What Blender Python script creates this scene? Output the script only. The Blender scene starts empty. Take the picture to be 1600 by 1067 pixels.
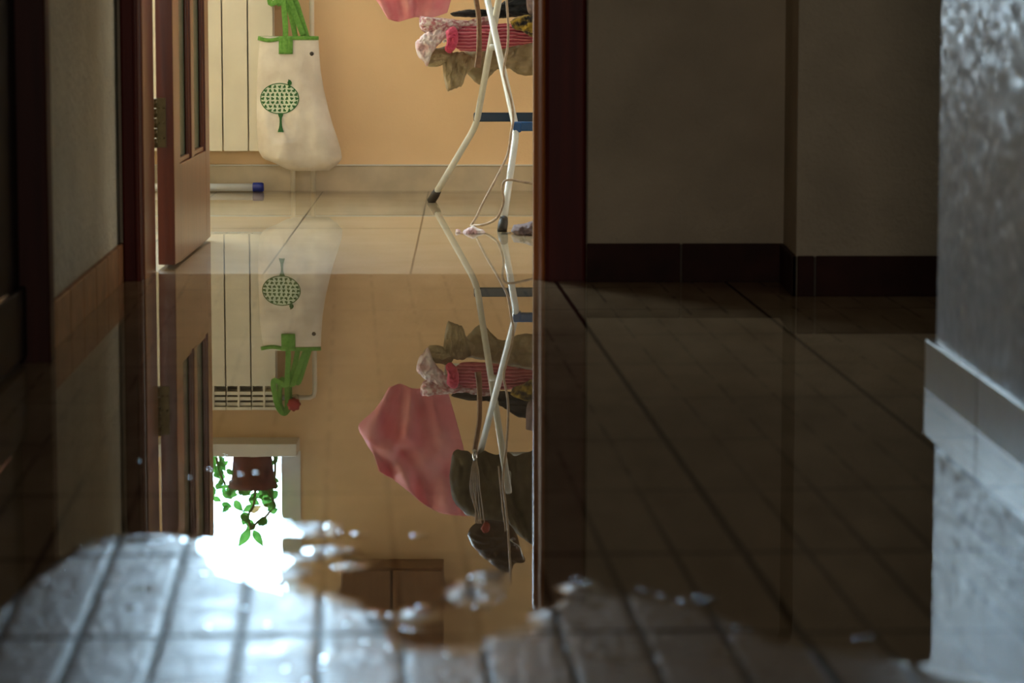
import bpy, bmesh, math, random
import numpy as np
from mathutils import Vector, noise as mnoise, Matrix

scene = bpy.context.scene
col = scene.collection
PI = math.pi

# ------------------------------------------------------------------ camera
F = 4800.0                      # focal length in pixels of the 1600 px frame
CAM_H = 0.67
THETA = math.atan(563.5 / F)
cam_d = bpy.data.cameras.new('camera')
cam_d.sensor_width = 36.0
cam_d.lens = 36.0 * F / 1600.0
cam_d.clip_start = 0.05
cam_d.dof.use_dof = True
cam_d.dof.focus_distance = 9.0
cam_d.dof.aperture_fstop = 6.3
cam_d.dof.aperture_blades = 0
cam = bpy.data.objects.new('camera', cam_d)
col.objects.link(cam)
cam.location = (0, 0, CAM_H)
cam.rotation_euler = (PI / 2 - THETA, 0, 0)
scene.camera = cam

# ------------------------------------------------------------------ world, light, exposure
scene.view_settings.view_transform = 'Standard'
scene.view_settings.look = 'None'
scene.view_settings.gamma = 1.0
scene.view_settings.exposure = 0.0
scene.view_settings.use_curve_mapping = False
w = bpy.data.worlds.new('world'); scene.world = w
w.use_nodes = True
w.node_tree.nodes['Background'].inputs[0].default_value = (0.55, 0.7, 1.0, 1)
w.node_tree.nodes['Background'].inputs[1].default_value = 0.6


def area(name, loc, aim, sx, sy, power, color, spread=PI):
    l = bpy.data.lights.new(name, 'AREA')
    l.shape = 'RECTANGLE'; l.size = sx; l.size_y = sy
    l.energy = power; l.color = color; l.spread = spread
    o = bpy.data.objects.new(name, l); col.objects.link(o)
    o.location = loc
    o.rotation_euler = (Vector(aim) - Vector(loc)).to_track_quat('-Z', 'Y').to_euler()
    return o


# daylight outside the window at the far end of the back room
area('daylight_far_window', (-.91, 10.16, 1.52), (-.91, 5.0, 1.52), .46, 1.5, 110.0, (0.46, 0.71, 1.0))
# daylight outside the second window of that wall, hidden from here by the open door
area('daylight_second_window', (-1.80, 10.16, 1.52), (-1.80, 5.0, 1.52), 1.0, 1.5, 390.0, (0.62, 0.81, 1.0))
# fill behind an unseen window, added in the right wall to light the room
area('fill_side_window', (2.62, 8.45, 1.55), (0.0, 8.45, 1.2), 1.1, 1.4, 46.0, (1.0, 0.93, 0.87))
# fill lamp added in the side passage to lift the left wall
area('fill_passage', (2.12, 5.3, 1.6), (-.8, 6.3, .3), .7, 1.2, 3.5, (.95, 1.0, .88))
# fill lamp added behind the camera to lift the dark hall walls
area('fill_hall_end', (0.0, -0.9, 1.7), (0.0, 5.0, 1.0), 0.9, 1.2, 4.2, (1.0, 0.92, 0.80), math.radians(50))


# ------------------------------------------------------------------ helpers
def W(px, py, Y):
    """point on the plane at depth Y seen at a photo pixel"""
    cx = (px - 800.0) / F; cy = (533.5 - py) / F
    dy = math.cos(THETA) + cy * math.sin(THETA)
    dz = -math.sin(THETA) + cy * math.cos(THETA)
    t = Y / dy
    return Vector((cx * t, Y, CAM_H + dz * t))


def M(px, py, Y):
    """point at depth Y whose mirror image in the water is seen at a photo pixel"""
    p = W(px, py, Y); p.z = -p.z
    return p


def tag(o, label, cat, group=None, kind=None):
    if label: o['label'] = label
    if cat: o['category'] = cat
    if group: o['group'] = group
    if kind: o['kind'] = kind
    return o


def thing(name, label, cat, loc=(0, 0, 0), group=None):
    o = bpy.data.objects.new(name, None); col.objects.link(o)
    o.empty_display_size = 0.05
    o.location = loc
    return tag(o, label, cat, group)


def obj(name, bm, mat, parent=None, smooth=True, mods=()):
    me = bpy.data.meshes.new(name)
    bmesh.ops.recalc_face_normals(bm, faces=bm.faces)
    bm.to_mesh(me); bm.free()
    me.materials.append(mat)
    if smooth:
        me.polygons.foreach_set('use_smooth', [True] * len(me.polygons))
    o = bpy.data.objects.new(name, me); col.objects.link(o)
    if parent:
        o.parent = parent
        o.matrix_parent_inverse = Matrix.Translation(-parent.location)
    for m in mods:
        if m[0] == 'bevel':
            b = o.modifiers.new('bevel', 'BEVEL'); b.width = m[1]; b.segments = m[2]
            b.limit_method = 'ANGLE'; b.angle_limit = 0.6; b.harden_normals = True
        if m[0] == 'solid':
            b = o.modifiers.new('solid', 'SOLIDIFY'); b.thickness = m[1]; b.offset = 0
        if m[0] == 'sub':
            b = o.modifiers.new('sub', 'SUBSURF'); b.levels = m[1]; b.render_levels = m[1]
    return o


def struct(name, bm, mat, label=None, smooth=False, mods=(), parent=None):
    o = obj(name, bm, mat, parent, smooth, mods)
    if parent is None: o['kind'] = 'structure'
    if label: o['label'] = label
    return o


def add_box(bm, x0, x1, y0, y1, z0, z1):
    v = [bm.verts.new((x, y, z)) for x in (x0, x1) for y in (y0, y1) for z in (z0, z1)]
    for f in ((0, 1, 3, 2), (4, 6, 7, 5), (0, 4, 5, 1), (2, 3, 7, 6), (0, 2, 6, 4), (1, 5, 7, 3)):
        bm.faces.new([v[i] for i in f])
    return bm


def add_prism(bm, pts, z0, z1):
    """extrude a plan polygon [(x,y),...] from z0 to z1"""
    a = [bm.verts.new((x, y, z0)) for x, y in pts]
    b = [bm.verts.new((x, y, z1)) for x, y in pts]
    n = len(pts)
    bm.faces.new(a); bm.faces.new(b)
    for i in range(n):
        bm.faces.new((a[i], a[(i + 1) % n], b[(i + 1) % n], b[i]))
    return bm


def smooth_path(pts, n=6):
    """Catmull-Rom through the points"""
    P = [Vector(p) for p in pts]
    if len(P) < 3: return P
    out = []
    for i in range(len(P) - 1):
        p0 = P[max(i - 1, 0)]; p1 = P[i]; p2 = P[i + 1]; p3 = P[min(i + 2, len(P) - 1)]
        for k in range(n):
            t = k / n
            out.append(0.5 * ((2 * p1) + (p2 - p0) * t + (2 * p0 - 5 * p1 + 4 * p2 - p3) * t * t
                              + (-p0 + 3 * p1 - 3 * p2 + p3) * t ** 3))
    out.append(P[-1])
    return out


def add_tube(bm, pts, r, seg=14, flat=1.0, flat_dir=None):
    """tube along points; flat<1 squashes it along flat_dir into a strap"""
    P = [Vector(p) for p in pts]
    rings = []
    up = Vector((0, 0, 1))
    prev = None
    for i, p in enumerate(P):
        t = (P[min(i + 1, len(P) - 1)] - P[max(i - 1, 0)]).normalized()
        if flat_dir is not None:
            n = Vector(flat_dir) - t * t.dot(Vector(flat_dir)); n.normalize()
        elif prev is None:
            n = t.orthogonal().normalized()
        else:
            n = prev - t * t.dot(prev); n.normalize()
        prev = n
        b = t.cross(n)
        rr = r[i] if isinstance(r, (list, tuple)) else r
        rings.append([bm.verts.new(p + n * rr * flat * math.cos(2 * PI * k / seg) + b * rr * math.sin(2 * PI * k / seg))
                      for k in range(seg)])
    for a, c in zip(rings, rings[1:]):
        for k in range(seg):
            bm.faces.new((a[k], a[(k + 1) % seg], c[(k + 1) % seg], c[k]))
    bm.faces.new(rings[0]); bm.faces.new(rings[-1])
    return bm


def add_lathe(bm, prof, centre, seg=28, axis='z'):
    """revolve [(r, h)] round a vertical (or x) axis at centre"""
    c = Vector(centre); rings = []
    for r, h in prof:
        ring = []
        for k in range(seg):
            a = 2 * PI * k / seg
            if axis == 'z': v = Vector((r * math.cos(a), r * math.sin(a), h))
            elif axis == 'x': v = Vector((h, r * math.cos(a), r * math.sin(a)))
            else: v = Vector((r * math.cos(a), h, r * math.sin(a)))
            ring.append(bm.verts.new(c + v))
        rings.append(ring)
    for a, b in zip(rings, rings[1:]):
        for k in range(seg):
            bm.faces.new((a[k], a[(k + 1) % seg], b[(k + 1) % seg], b[k]))
    bm.faces.new(rings[0]); bm.faces.new(rings[-1])
    return bm


def add_loft(bm, grid, n=6):
    """smooth sheet through rows of control points"""
    rows = [smooth_path(r, n) for r in grid]
    cols = list(zip(*rows))
    cols = [smooth_path(c, n) for c in cols]
    V = [[bm.verts.new(p) for p in c] for c in cols]
    for i in range(len(V) - 1):
        for j in range(len(V[0]) - 1):
            bm.faces.new((V[i][j], V[i + 1][j], V[i + 1][j + 1], V[i][j + 1]))
    return bm


def crumple(bm, amp, scale, seed=0, vec=(1, 1, 1), ridge=True, weight=None):
    """push the vertices by folds; vec stretches the noise space"""
    off = Vector((seed * 7.3, seed * 3.1, seed * 5.7))
    for v in bm.verts:
        q = Vector((v.co.x * vec[0], v.co.y * vec[1], v.co.z * vec[2])) * scale + off
        n1 = mnoise.noise(q)
        n2 = mnoise.noise(q * 2.3 + Vector((5, 1, 9)))
        d = (1 - 2 * abs(n1)) * 0.75 + (1 - 2 * abs(n2)) * 0.35 if ridge else n1 + 0.4 * n2
        a = amp * (weight(v.co) if weight else 1)
        v.co.y -= d * a
        v.co.z += mnoise.noise(q + Vector((11, 4, 2))) * a * 0.35
    return bm


def add_lump(bm, outline, Y, thick, mirror=False, rings=22, seg=120, amp=0.004, scale=30, vec=(1, 1, 1), seed=0,
             ydelta=None):
    """a soft folded thing: an outline seen from the front, given a round body behind and before"""
    fn = M if mirror else W
    pts = [fn(x, y, Y) for x, y in outline]
    pts = smooth_path(pts + [pts[0]], 8)[:-1]
    c = sum(pts, Vector()) / len(pts)
    # even spacing
    L = [0]
    P = pts + [pts[0]]
    for a, b in zip(P, P[1:]): L.append(L[-1] + (b - a).length)
    ring0 = []
    for k in range(seg):
        s = L[-1] * k / seg; i = 0
        while L[i + 1] < s: i += 1
        t = (s - L[i]) / max(L[i + 1] - L[i], 1e-9)
        ring0.append(P[i].lerp(P[i + 1], t))
    off = Vector((seed * 7.3, seed * 3.1, seed * 5.7))

    def disp(p):
        q = Vector((p.x * vec[0], p.y * vec[1], p.z * vec[2])) * scale + off
        n1 = mnoise.noise(q); n2 = mnoise.noise(q * 2.1 + Vector((5, 1, 9))); n3 = mnoise.noise(q * 4.3)
        return (1 - 2.2 * abs(n1)) * .7 + (1 - 2.2 * abs(n2)) * .4 + n3 * .25
    for side in (-1, 1):
        prev = None
        for r in range(rings + 1):
            f = r / rings
            h = thick * math.sqrt(max(0.0, 1 - f ** 2.6)) * side
            if r == 0:
                ring = [bm.verts.new(c + Vector((0, h - side * 0 - amp * disp(c) * (side < 0), 0)))]
            else:
                ring = []
                for q in ring0:
                    p = c.lerp(q, f)
                    e = amp * disp(p) * min(1.0, (1 - f) * 5 + 0.25)
                    ring.append(bm.verts.new(p + Vector((0, h + side * e + (ydelta(p) if ydelta else 0), amp * .4 * disp(p + Vector((3, 1, 2)))))))
            if prev:
                for k in range(seg):
                    k2 = (k + 1) % seg
                    if len(prev) == 1: bm.faces.new((prev[0], ring[k], ring[k2]))
                    else: bm.faces.new((prev[k], ring[k], ring[k2], prev[k2]))
            prev = ring
    bmesh.ops.remove_doubles(bm, verts=bm.verts, dist=1e-5)
    return bm


# ------------------------------------------------------------------ materials
def srgb(r, g, b):
    f = lambda c: (c / 255 / 12.92) if c / 255 <= .04045 else ((c / 255 + .055) / 1.055) ** 2.4
    return (f(r), f(g), f(b), 1)


class NT:
    def __init__(s, name):
        s.m = bpy.data.materials.new(name); s.m.use_nodes = True
        s.t = s.m.node_tree; s.t.nodes.clear()
        s.out = s.t.nodes.new('ShaderNodeOutputMaterial')

    def n(s, typ, **kw):
        x = s.t.nodes.new(typ)
        for k, v in kw.items(): setattr(x, k, v)
        return x

    def l(s, a, b): s.t.links.new(a, b)

    def put(s, sock, v):
        if hasattr(v, 'is_output'): s.l(v, sock)
        else: sock.default_value = v

    def math(s, op, a, b=None, c=None, clamp=False):
        x = s.n('ShaderNodeMath', operation=op); x.use_clamp = clamp
        s.put(x.inputs[0], a)
        if b is not None: s.put(x.inputs[1], b)
        if c is not None: s.put(x.inputs[2], c)
        return x.outputs[0]

    def mix(s, f, a, b):
        x = s.n('ShaderNodeMix', data_type='RGBA')
        s.put(x.inputs[0], f); s.put(x.inputs[6], a); s.put(x.inputs[7], b)
        return x.outputs[2]

    def noise(s, scale, vec=None, detail=3, rough=.5, stretch=None):
        x = s.n('ShaderNodeTexNoise'); x.inputs['Scale'].default_value = scale
        x.inputs['Detail'].default_value = detail; x.inputs['Roughness'].default_value = rough
        v = vec or s.pos()
        if stretch:
            mp = s.n('ShaderNodeMapping'); s.l(v, mp.inputs[0]); mp.inputs['Scale'].default_value = stretch
            v = mp.outputs[0]
        s.l(v, x.inputs['Vector'])
        return x.outputs['Fac']

    def pos(s):
        return s.n('ShaderNodeNewGeometry').outputs['Position']

    def ramp(s, f, a, b):
        x = s.n('ShaderNodeMapRange'); s.put(x.inputs[0], f)
        x.inputs[1].default_value = a; x.inputs[2].default_value = b
        return x.outputs[0]

    def bump(s, h, dist, strength=1.0):
        x = s.n('ShaderNodeBump'); x.inputs['Distance'].default_value = dist
        x.inputs['Strength'].default_value = strength
        s.l(h, x.inputs['Height'])
        return x.outputs[0]

    def pbr(s, colr, rough, normal=None, spec=.5, metal=0, **kw):
        p = s.n('ShaderNodeBsdfPrincipled')
        s.put(p.inputs['Base Color'], colr); s.put(p.inputs['Roughness'], rough)
        p.inputs['Specular IOR Level'].default_value = spec
        p.inputs['Metallic'].default_value = metal
        if normal is not None: s.l(normal, p.inputs['Normal'])
        for k, v in kw.items(): s.put(p.inputs[k.replace('_', ' ')], v)
        s.l(p.outputs[0], s.out.inputs[0])
        return p


def simple(name, c, rough=.5, var=.12, scale=40, bump=0.0, bscale=200, spec=.5, metal=0, stretch=None, **kw):
    t = NT(name)
    n = t.noise(scale, stretch=stretch)
    c2 = tuple(x * (1 - var * 2) for x in c[:3]) + (1,)
    c3 = tuple(min(1, x * (1 + var)) for x in c[:3]) + (1,)
    cc = t.mix(t.ramp(n, .3, .7), c2, c3)
    nm = t.bump(t.noise(bscale, stretch=stretch), bump) if bump else None
    t.pbr(cc, rough, nm, spec, metal, **kw)
    return t.m


def plaster(name, c, scale=90, depth=.004, rough=.6, spec=.4, stretch=None, var=.15):
    t = NT(name)
    n1 = t.noise(scale, detail=5, rough=.6, stretch=stretch)
    n2 = t.noise(5, detail=3)
    c2 = tuple(x * (1 - var * 1.6) for x in c[:3]) + (1,)
    cc = t.mix(t.ramp(n2, .3, .7), c2, c)
    nm = t.bump(n1, depth)
    t.pbr(cc, rough, nm, spec)
    return t.m


def grid_dist(t, u, period, phase):
    """distance of u to the nearest line phase + k*period"""
    a = t.math('SUBTRACT', u, phase)
    a = t.math('DIVIDE', a, period)
    a = t.math('ADD', a, .5)
    f = t.math('FRACT', a)
    f = t.math('SUBTRACT', f, .5)
    f = t.math('ABSOLUTE', f)
    return t.math('MULTIPLY', f, period)


SK = 0.0535       # the corridor tiles run this much across per metre of depth


def hall_floor_mat():
    t = NT('hall_tile')
    sx = t.n('ShaderNodeSeparateXYZ'); t.l(t.pos(), sx.inputs[0])
    X, Y = sx.outputs[0], sx.outputs[1]
    u = t.math('MULTIPLY_ADD', Y, SK, X)
    v = t.math('MULTIPLY_ADD', X, -SK, Y)
    du1 = grid_dist(t, u, .083, .467)
    du2 = grid_dist(t, u, .0762, .467)
    du = t.math('ADD', t.math('MULTIPLY', du1, t.math('LESS_THAN', u, .467)),
                t.math('MULTIPLY', du2, t.math('GREATER_THAN', u, .467)))
    dm = t.math('ABSOLUTE', t.math('SUBTRACT', u, .467))
    dm2 = t.math('ABSOLUTE', t.math('SUBTRACT', u, .848))
    dv = grid_dist(t, v, .4525, 3.12)
    thin = t.math('MULTIPLY', t.ramp(t.math('MINIMUM', du, t.math('MULTIPLY', dv, .45)), .0048, .0022),
                  t.math('MAXIMUM', t.ramp(t.noise(9, detail=1), .38, .58), t.ramp(Y, 4.4, 3.7)))
    main = t.ramp(t.math('MINIMUM', dm, t.math('MULTIPLY', dm2, 1.3)), .0062, .0035)
    cols = t.mix(t.ramp(t.noise(14, stretch=(1, .3, 1)), .3, .7), srgb(128, 106, 82), srgb(150, 126, 100))
    c = t.mix(t.math('MULTIPLY', thin, t.math('MULTIPLY_ADD', t.ramp(Y, 4.4, 3.7), .4, .45)), cols, srgb(44, 34, 25))
    c = t.mix(main, c, srgb(20, 15, 10))
    rough = t.math('MULTIPLY_ADD', t.noise(26), .22, .20)
    nm = t.bump(t.noise(90, detail=4), .0026)
    at = t.n('ShaderNodeAttribute', attribute_name='level').outputs['Fac']
    wet = t.ramp(at, .0010, .0001)
    dry = t.math('MULTIPLY', t.ramp(at, -.0007, .0001), t.math('SUBTRACT', 1.0, t.math('MULTIPLY', t.n('ShaderNodeAttribute', attribute_name='joint').outputs['Fac'], .9), clamp=True))      # under water the tile has no gloss of its own
    t.pbr(c, rough, nm, .4, Specular_IOR_Level=t.math('MULTIPLY', dry, .62), Coat_Weight=t.math('MULTIPLY', dry, t.math('MULTIPLY_ADD', wet, .4, .12)), Coat_Roughness=t.math('MULTIPLY_ADD', wet, -.14, .28))
    return t.m


def room_floor_mat():
    t = NT('cream_tile')
    sx = t.n('ShaderNodeSeparateXYZ'); t.l(t.pos(), sx.inputs[0])
    X, Y = sx.outputs[0], sx.outputs[1]
    u = t.math('MULTIPLY_ADD', Y, .012, X)
    v = t.math('MULTIPLY_ADD', X, -.012, Y)
    d = t.math('MINIMUM', grid_dist(t, u, .34, -.15), t.math('MULTIPLY', grid_dist(t, v, 1.4, 8.4), .5))
    line = t.ramp(d, .0030, .0020)
    cols = t.mix(t.ramp(t.noise(6), .3, .7), srgb(176, 156, 124), srgb(196, 178, 148))
    c = t.mix(line, cols, srgb(44, 32, 22))
    t.pbr(c, .5, None, .05)
    return t.m


def water_mat(name='water', rough=0.0, ior=1.33):
    t = NT(name)
    fr = t.n('ShaderNodeFresnel'); t.l(t.math('POWER', ior, t.math('MULTIPLY_ADD', t.n('ShaderNodeNewGeometry').outputs['Backfacing'], -2.0, 1.0)), fr.inputs[0])
    tr = t.n('ShaderNodeBsdfTransparent'); tr.inputs[0].default_value = (.95, .94, .90, 1)
    gl = t.n('ShaderNodeBsdfGlossy'); gl.inputs['Roughness'].default_value = rough
    mx = t.n('ShaderNodeMixShader')
    t.l(fr.outputs[0], mx.inputs[0]); t.l(tr.outputs[0], mx.inputs[1]); t.l(gl.outputs[0], mx.inputs[2])
    t.l(mx.outputs[0], t.out.inputs[0])
    return t.m


def wood(name, a, b, rough=.3, coat=.3):
    t = NT(name)
    n = t.noise(60, detail=4, stretch=(1, 1, .05))
    c = t.mix(t.ramp(n, .3, .7), a, b)
    t.pbr(c, rough, t.bump(n, .0006), .5 if coat else .15, Coat_Weight=coat, Coat_Roughness=.18)
    return t.m


def leaf_mat(name, a, b):
    t = NT(name)
    c = t.mix(t.ramp(t.noise(60), .35, .65), a, b)
    d = t.n('ShaderNodeBsdfPrincipled'); t.l(c, d.inputs['Base Color']); d.inputs['Roughness'].default_value = .4
    tl = t.n('ShaderNodeBsdfTranslucent'); t.l(c, tl.inputs[0])
    mx = t.n('ShaderNodeMixShader'); mx.inputs[0].default_value = .4
    t.l(d.outputs[0], mx.inputs[1]); t.l(tl.outputs[0], mx.inputs[2]); t.l(mx.outputs[0], t.out.inputs[0])
    return t.m


def cloth(name, a, b, scale=60, rough=.85, stretch=None, trans=.25, bump=.0008):
    t = NT(name)
    c = t.mix(t.ramp(t.noise(scale, detail=4, stretch=stretch), .4, .6), a, b)
    nm = t.bump(t.noise(500), bump)
    d = t.n('ShaderNodeBsdfPrincipled'); t.l(c, d.inputs['Base Color']); d.inputs['Roughness'].default_value = rough
    t.l(nm, d.inputs['Normal']); d.inputs['Sheen Weight'].default_value = .15
    tl = t.n('ShaderNodeBsdfTranslucent'); t.l(c, tl.inputs[0])
    mx = t.n('ShaderNodeMixShader'); mx.inputs[0].default_value = trans
    t.l(d.outputs[0], mx.inputs[1]); t.l(tl.outputs[0], mx.inputs[2]); t.l(mx.outputs[0], t.out.inputs[0])
    return t.m


def stripes(name, cols, period, axis=2, warp=.5):
    """fabric with colour bands along one axis"""
    t = NT(name)
    sx = t.n('ShaderNodeSeparateXYZ'); t.l(t.pos(), sx.inputs[0])
    z = t.math('MULTIPLY_ADD', t.noise(18), period * warp, sx.outputs[axis])
    f = t.math('FRACT', t.math('DIVIDE', z, period))
    c = t.mix(t.ramp(f, .35, .45), cols[0], cols[1])
    c = t.mix(t.ramp(f, .72, .8), c, cols[2])
    t.pbr(c, .85, t.bump(t.noise(400), .0008), .3)
    return t.m


M_HALLFLOOR = hall_floor_mat()
M_ROOMFLOOR = room_floor_mat()
M_WATER = water_mat()
M_DROP = water_mat('water_drop', .06, 1.6)
M_ROOMWALL = plaster('apricot_paint', srgb(238, 204, 158), 120, .0008, .7, .2, var=.04)
M_LEFTWALL = plaster('hall_plaster', srgb(208, 206, 184), 45, .010, .6, .3)
M_HALLWALL = plaster('hall_plaster_smooth', srgb(160, 144, 122), 70, .004, .75, .2)
M_RIGHTWALL = plaster('hall_plaster_glossy', srgb(146, 152, 160), 160, .001, .24, .72)
M_CEIL = plaster('ceiling_white', srgb(205, 200, 190), 60, .001, .8, .2)
M_SKIRT_ROOM = simple('beige_tile', srgb(196, 180, 150), .3, .08, 12)
M_SKIRT_HALL = simple('brown_tile', srgb(150, 104, 70), .4, .2, 14, bump=.0006, bscale=90, spec=.15)
M_SKIRT_DARK = simple('dark_brown_tile', srgb(44, 19, 12), .6, spec=.1, var=.2, scale=14)
M_SKIRT_RIGHT = simple('grey_brown_tile', srgb(104, 92, 82), .34, .10, 14, bump=.0008, bscale=60, spec=.8, Coat_Weight=.6, Coat_Roughness=.25)
M_GROUT = simple('grout', srgb(60, 50, 40), .8, .1)
M_WOOD = wood('red_brown_wood', srgb(92, 42, 20), srgb(122, 60, 30), .28)
M_JAMB_LIT = wood('jamb_wood_lit', srgb(150, 84, 38), srgb(172, 100, 50), .26)  # same wood as the frame, light on the right jamb put into its colour
M_WOOD_DARK = wood('dark_red_wood', srgb(60, 12, 7), srgb(76, 20, 11), .5, 0)
M_WOOD_MATT = wood('matt_dark_wood', srgb(42, 16, 11), srgb(58, 24, 16), .6, 0)
M_WOOD_BLACK = wood('black_brown_wood', srgb(18, 9, 6), srgb(28, 13, 9), .6, 0)
M_GLASS_FROST = simple('frosted_glass', srgb(110, 122, 100), .25, .1, 20)
M_BRASS = simple('tarnished_brass', srgb(96, 84, 52), .4, .1, 60, metal=.7)
M_WHITE_ENAMEL = simple('cream_enamel', srgb(226, 218, 196), .35, .03, 10)
M_FRAME_WHITE = simple('white_paint', srgb(220, 216, 206), .4, .03, 12)
M_RACK = simple('white_lacquered_steel', srgb(214, 216, 210), .28, .04, 30)
M_BLUE = simple('blue_plastic', srgb(26, 88, 150), .35, .08, 30)
M_BLUE_DARK = simple('dark_blue_plastic', srgb(14, 50, 78), .4, .08, 30)
M_RUBBER = simple('dark_rubber', srgb(56, 50, 42), .6, .15, 80)
M_CORD = simple('beige_cord', srgb(186, 164, 140), .6, .15, 80)
M_STRAP = simple('tan_strap', srgb(140, 104, 78), .6, .15, 90, bump=.001, bscale=150)
M_RED = simple('red_plastic', srgb(150, 30, 24), .4, .1, 40)
M_CHROME = simple('chrome', srgb(200, 205, 208), .15, .03, 20, metal=1)
M_GREEN = cloth('green_webbing', srgb(96, 150, 56), srgb(114, 166, 70), 120, trans=.1)
M_CANVAS = cloth('offwhite_canvas', srgb(214, 204, 188), srgb(232, 224, 210), 9, trans=.12)
M_PRINT_G = simple('green_print', srgb(44, 98, 46), .8, .1, 120)
M_PRINT_L = simple('pale_green_print', srgb(204, 214, 190), .8, .05, 60)
M_TUBE = simple('white_plastic', srgb(224, 228, 228), .3, .03, 20)
M_CAP = simple('navy_plastic', srgb(24, 40, 130), .35, .08, 20)
M_POT = simple('terracotta', srgb(104, 48, 38), .6, .2, 40)
M_LEAF = leaf_mat('green_leaf', srgb(60, 120, 44), srgb(104, 160, 72))
M_STEM = simple('plant_stem', srgb(120, 116, 70), .6, .15, 60)
M_DRYLEAF = leaf_mat('withered_leaf', srgb(150, 120, 70), srgb(176, 146, 96))
M_PINK = cloth('pink_cotton', srgb(238, 158, 164), srgb(244, 180, 182), 12, trans=.3)
M_PINK_FOLD = stripes('pink_red_folds', (srgb(186, 84, 102), srgb(214, 136, 146), srgb(150, 58, 74)), .010, 2, 1.3)
M_HOT = cloth('rose_cotton', srgb(206, 70, 104), srgb(224, 100, 130), 20, trans=.2)
M_FLORAL = cloth('white_pink_floral', srgb(238, 224, 220), srgb(188, 120, 128), 75, trans=.2)
M_WHITEPINK = cloth('white_rose_cotton', srgb(246, 236, 234), srgb(222, 184, 186), 30, trans=.2)
M_BEIGE = cloth('beige_cotton', srgb(190, 174, 140), srgb(168, 150, 116), 22, trans=.3)
M_OLIVE = cloth('olive_wool', srgb(72, 62, 42), srgb(94, 84, 60), 34, trans=.1)
M_BLACKC = cloth('black_cloth', srgb(22, 26, 28), srgb(40, 42, 44), 34, trans=.05)
M_YELLOW = cloth('yellow_black_print', srgb(176, 146, 50), srgb(30, 28, 34), 38, trans=.1)
M_GREYC = cloth('grey_mauve_cloth', srgb(150, 134, 134), srgb(128, 112, 116), 20, trans=.2)
M_PALE = cloth('pale_blue_cotton', srgb(200, 210, 214), srgb(180, 192, 196), 20, trans=.2)
M_LEATHER = simple('dark_brown_leather', srgb(58, 36, 22), .3, .25, 20, bump=.002, bscale=60)
M_CABINET = wood('brown_veneer', srgb(112, 76, 42), srgb(130, 90, 52), .5, .1)
M_PANE = water_mat('window_glass', 0.0, 1.5)

# ------------------------------------------------------------------ floor and water
# near edge of the puddle, as photo positions on the floor turned to (X, Y)
edge_px = [(-60, 980), (0, 952), (60, 900), (130, 856), (250, 838), (310, 848), (345, 892), (420, 915), (500, 930),
           (560, 948), (600, 988), (645, 1014), (740, 1018), (775, 992), (850, 978), (885, 940), (930, 928), (1000, 932),
           (1100, 948), (1150, 975), (1200, 1004), (1300, 1018), (1400, 1030), (1500, 1060), (1660, 1080)]


def floor_hit(px, py):
    cx = (px - 800.0) / F; cy = (533.5 - py) / F
    dy = math.cos(THETA) + cy * math.sin(THETA); dz = -math.sin(THETA) + cy * math.cos(THETA)
    t = CAM_H / -dz
    return cx * t, dy * t


E = sorted(floor_hit(*p) for p in edge_px)
EX = np.array([e[0] for e in E]); EY = np.array([e[1] for e in E])
rng = np.random.RandomState(5)


def vnoise(X, Y, freq, seed):
    """smooth value noise for arrays"""
    r = np.random.RandomState(seed).rand(256, 256)
    x = X * freq + 100.0; y = Y * freq + 100.0
    xi = np.floor(x).astype(int); yi = np.floor(y).astype(int)
    fx = x - xi; fy = y - yi
    fx = fx * fx * (3 - 2 * fx); fy = fy * fy * (3 - 2 * fy)
    g = lambda a, b: r[a % 256, b % 256]
    return ((g(xi, yi) * (1 - fx) + g(xi + 1, yi) * fx) * (1 - fy) + (g(xi, yi + 1) * (1 - fx) + g(xi + 1, yi + 1) * fx) * fy) - .5


# low islands of wet tile standing just proud of the water: photo centre, width, height
ISL = [(492, 824, 118, 26), (528, 858, 96, 18), (470, 872, 80, 14), (545, 884, 70, 12), (450, 893, 76, 26), (372, 950, 60, 22),
       (742, 928, 110, 44), (650, 962, 70, 26), (585, 972, 60, 24), (906, 918, 60, 16), (860, 962, 60, 20), (200, 843, 120, 14),
       (1150, 1000, 60, 14), (760, 900, 40, 10)]


def floor_height(X, Y, joints=True):
    eb = np.interp(X, EX, EY)
    n = vnoise(X, Y, 22, 1) * .6 + vnoise(X, Y, 55, 2) * .35 + vnoise(X, Y, 140, 3) * .15
    s = (eb - Y)
    h = -0.0026 + np.clip(s * 0.030 + 0.0026, 0, 0.0034) + n * 0.0011 * np.clip((Y < 4.6) * 1.0, 0, 1)
    h = np.where(s < -0.12, np.minimum(h, -0.0012), h)
    for (px, py, wd, ht) in ISL:
        cx, cy = floor_hit(px, py)
        _, y2 = floor_hit(px, py - ht / 2.0)
        sx = wd / F * cy * .5; sy = abs(y2 - cy)
        r2 = ((X - cx) / sx) ** 2 + ((Y - cy) / sy) ** 2
        h = h + (0.0030 + 0.0012) * np.exp(-r2 * 1.1) * (1 + n * 1.2) * (h < 0.0006)
    if not joints: return h
    # tile joints and cushioned tile edges
    u = X + SK * Y; v = Y - SK * X
    du = np.abs(((u - .467) / .083 + .5) % 1 - .5) * .083
    dv = np.abs(((v - 3.12) / .4525 + .5) % 1 - .5) * .4525
    d = np.minimum(du, dv * .6)
    h = h - 0.0012 * np.exp(-(d / .0036) ** 2)
    return h


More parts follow.
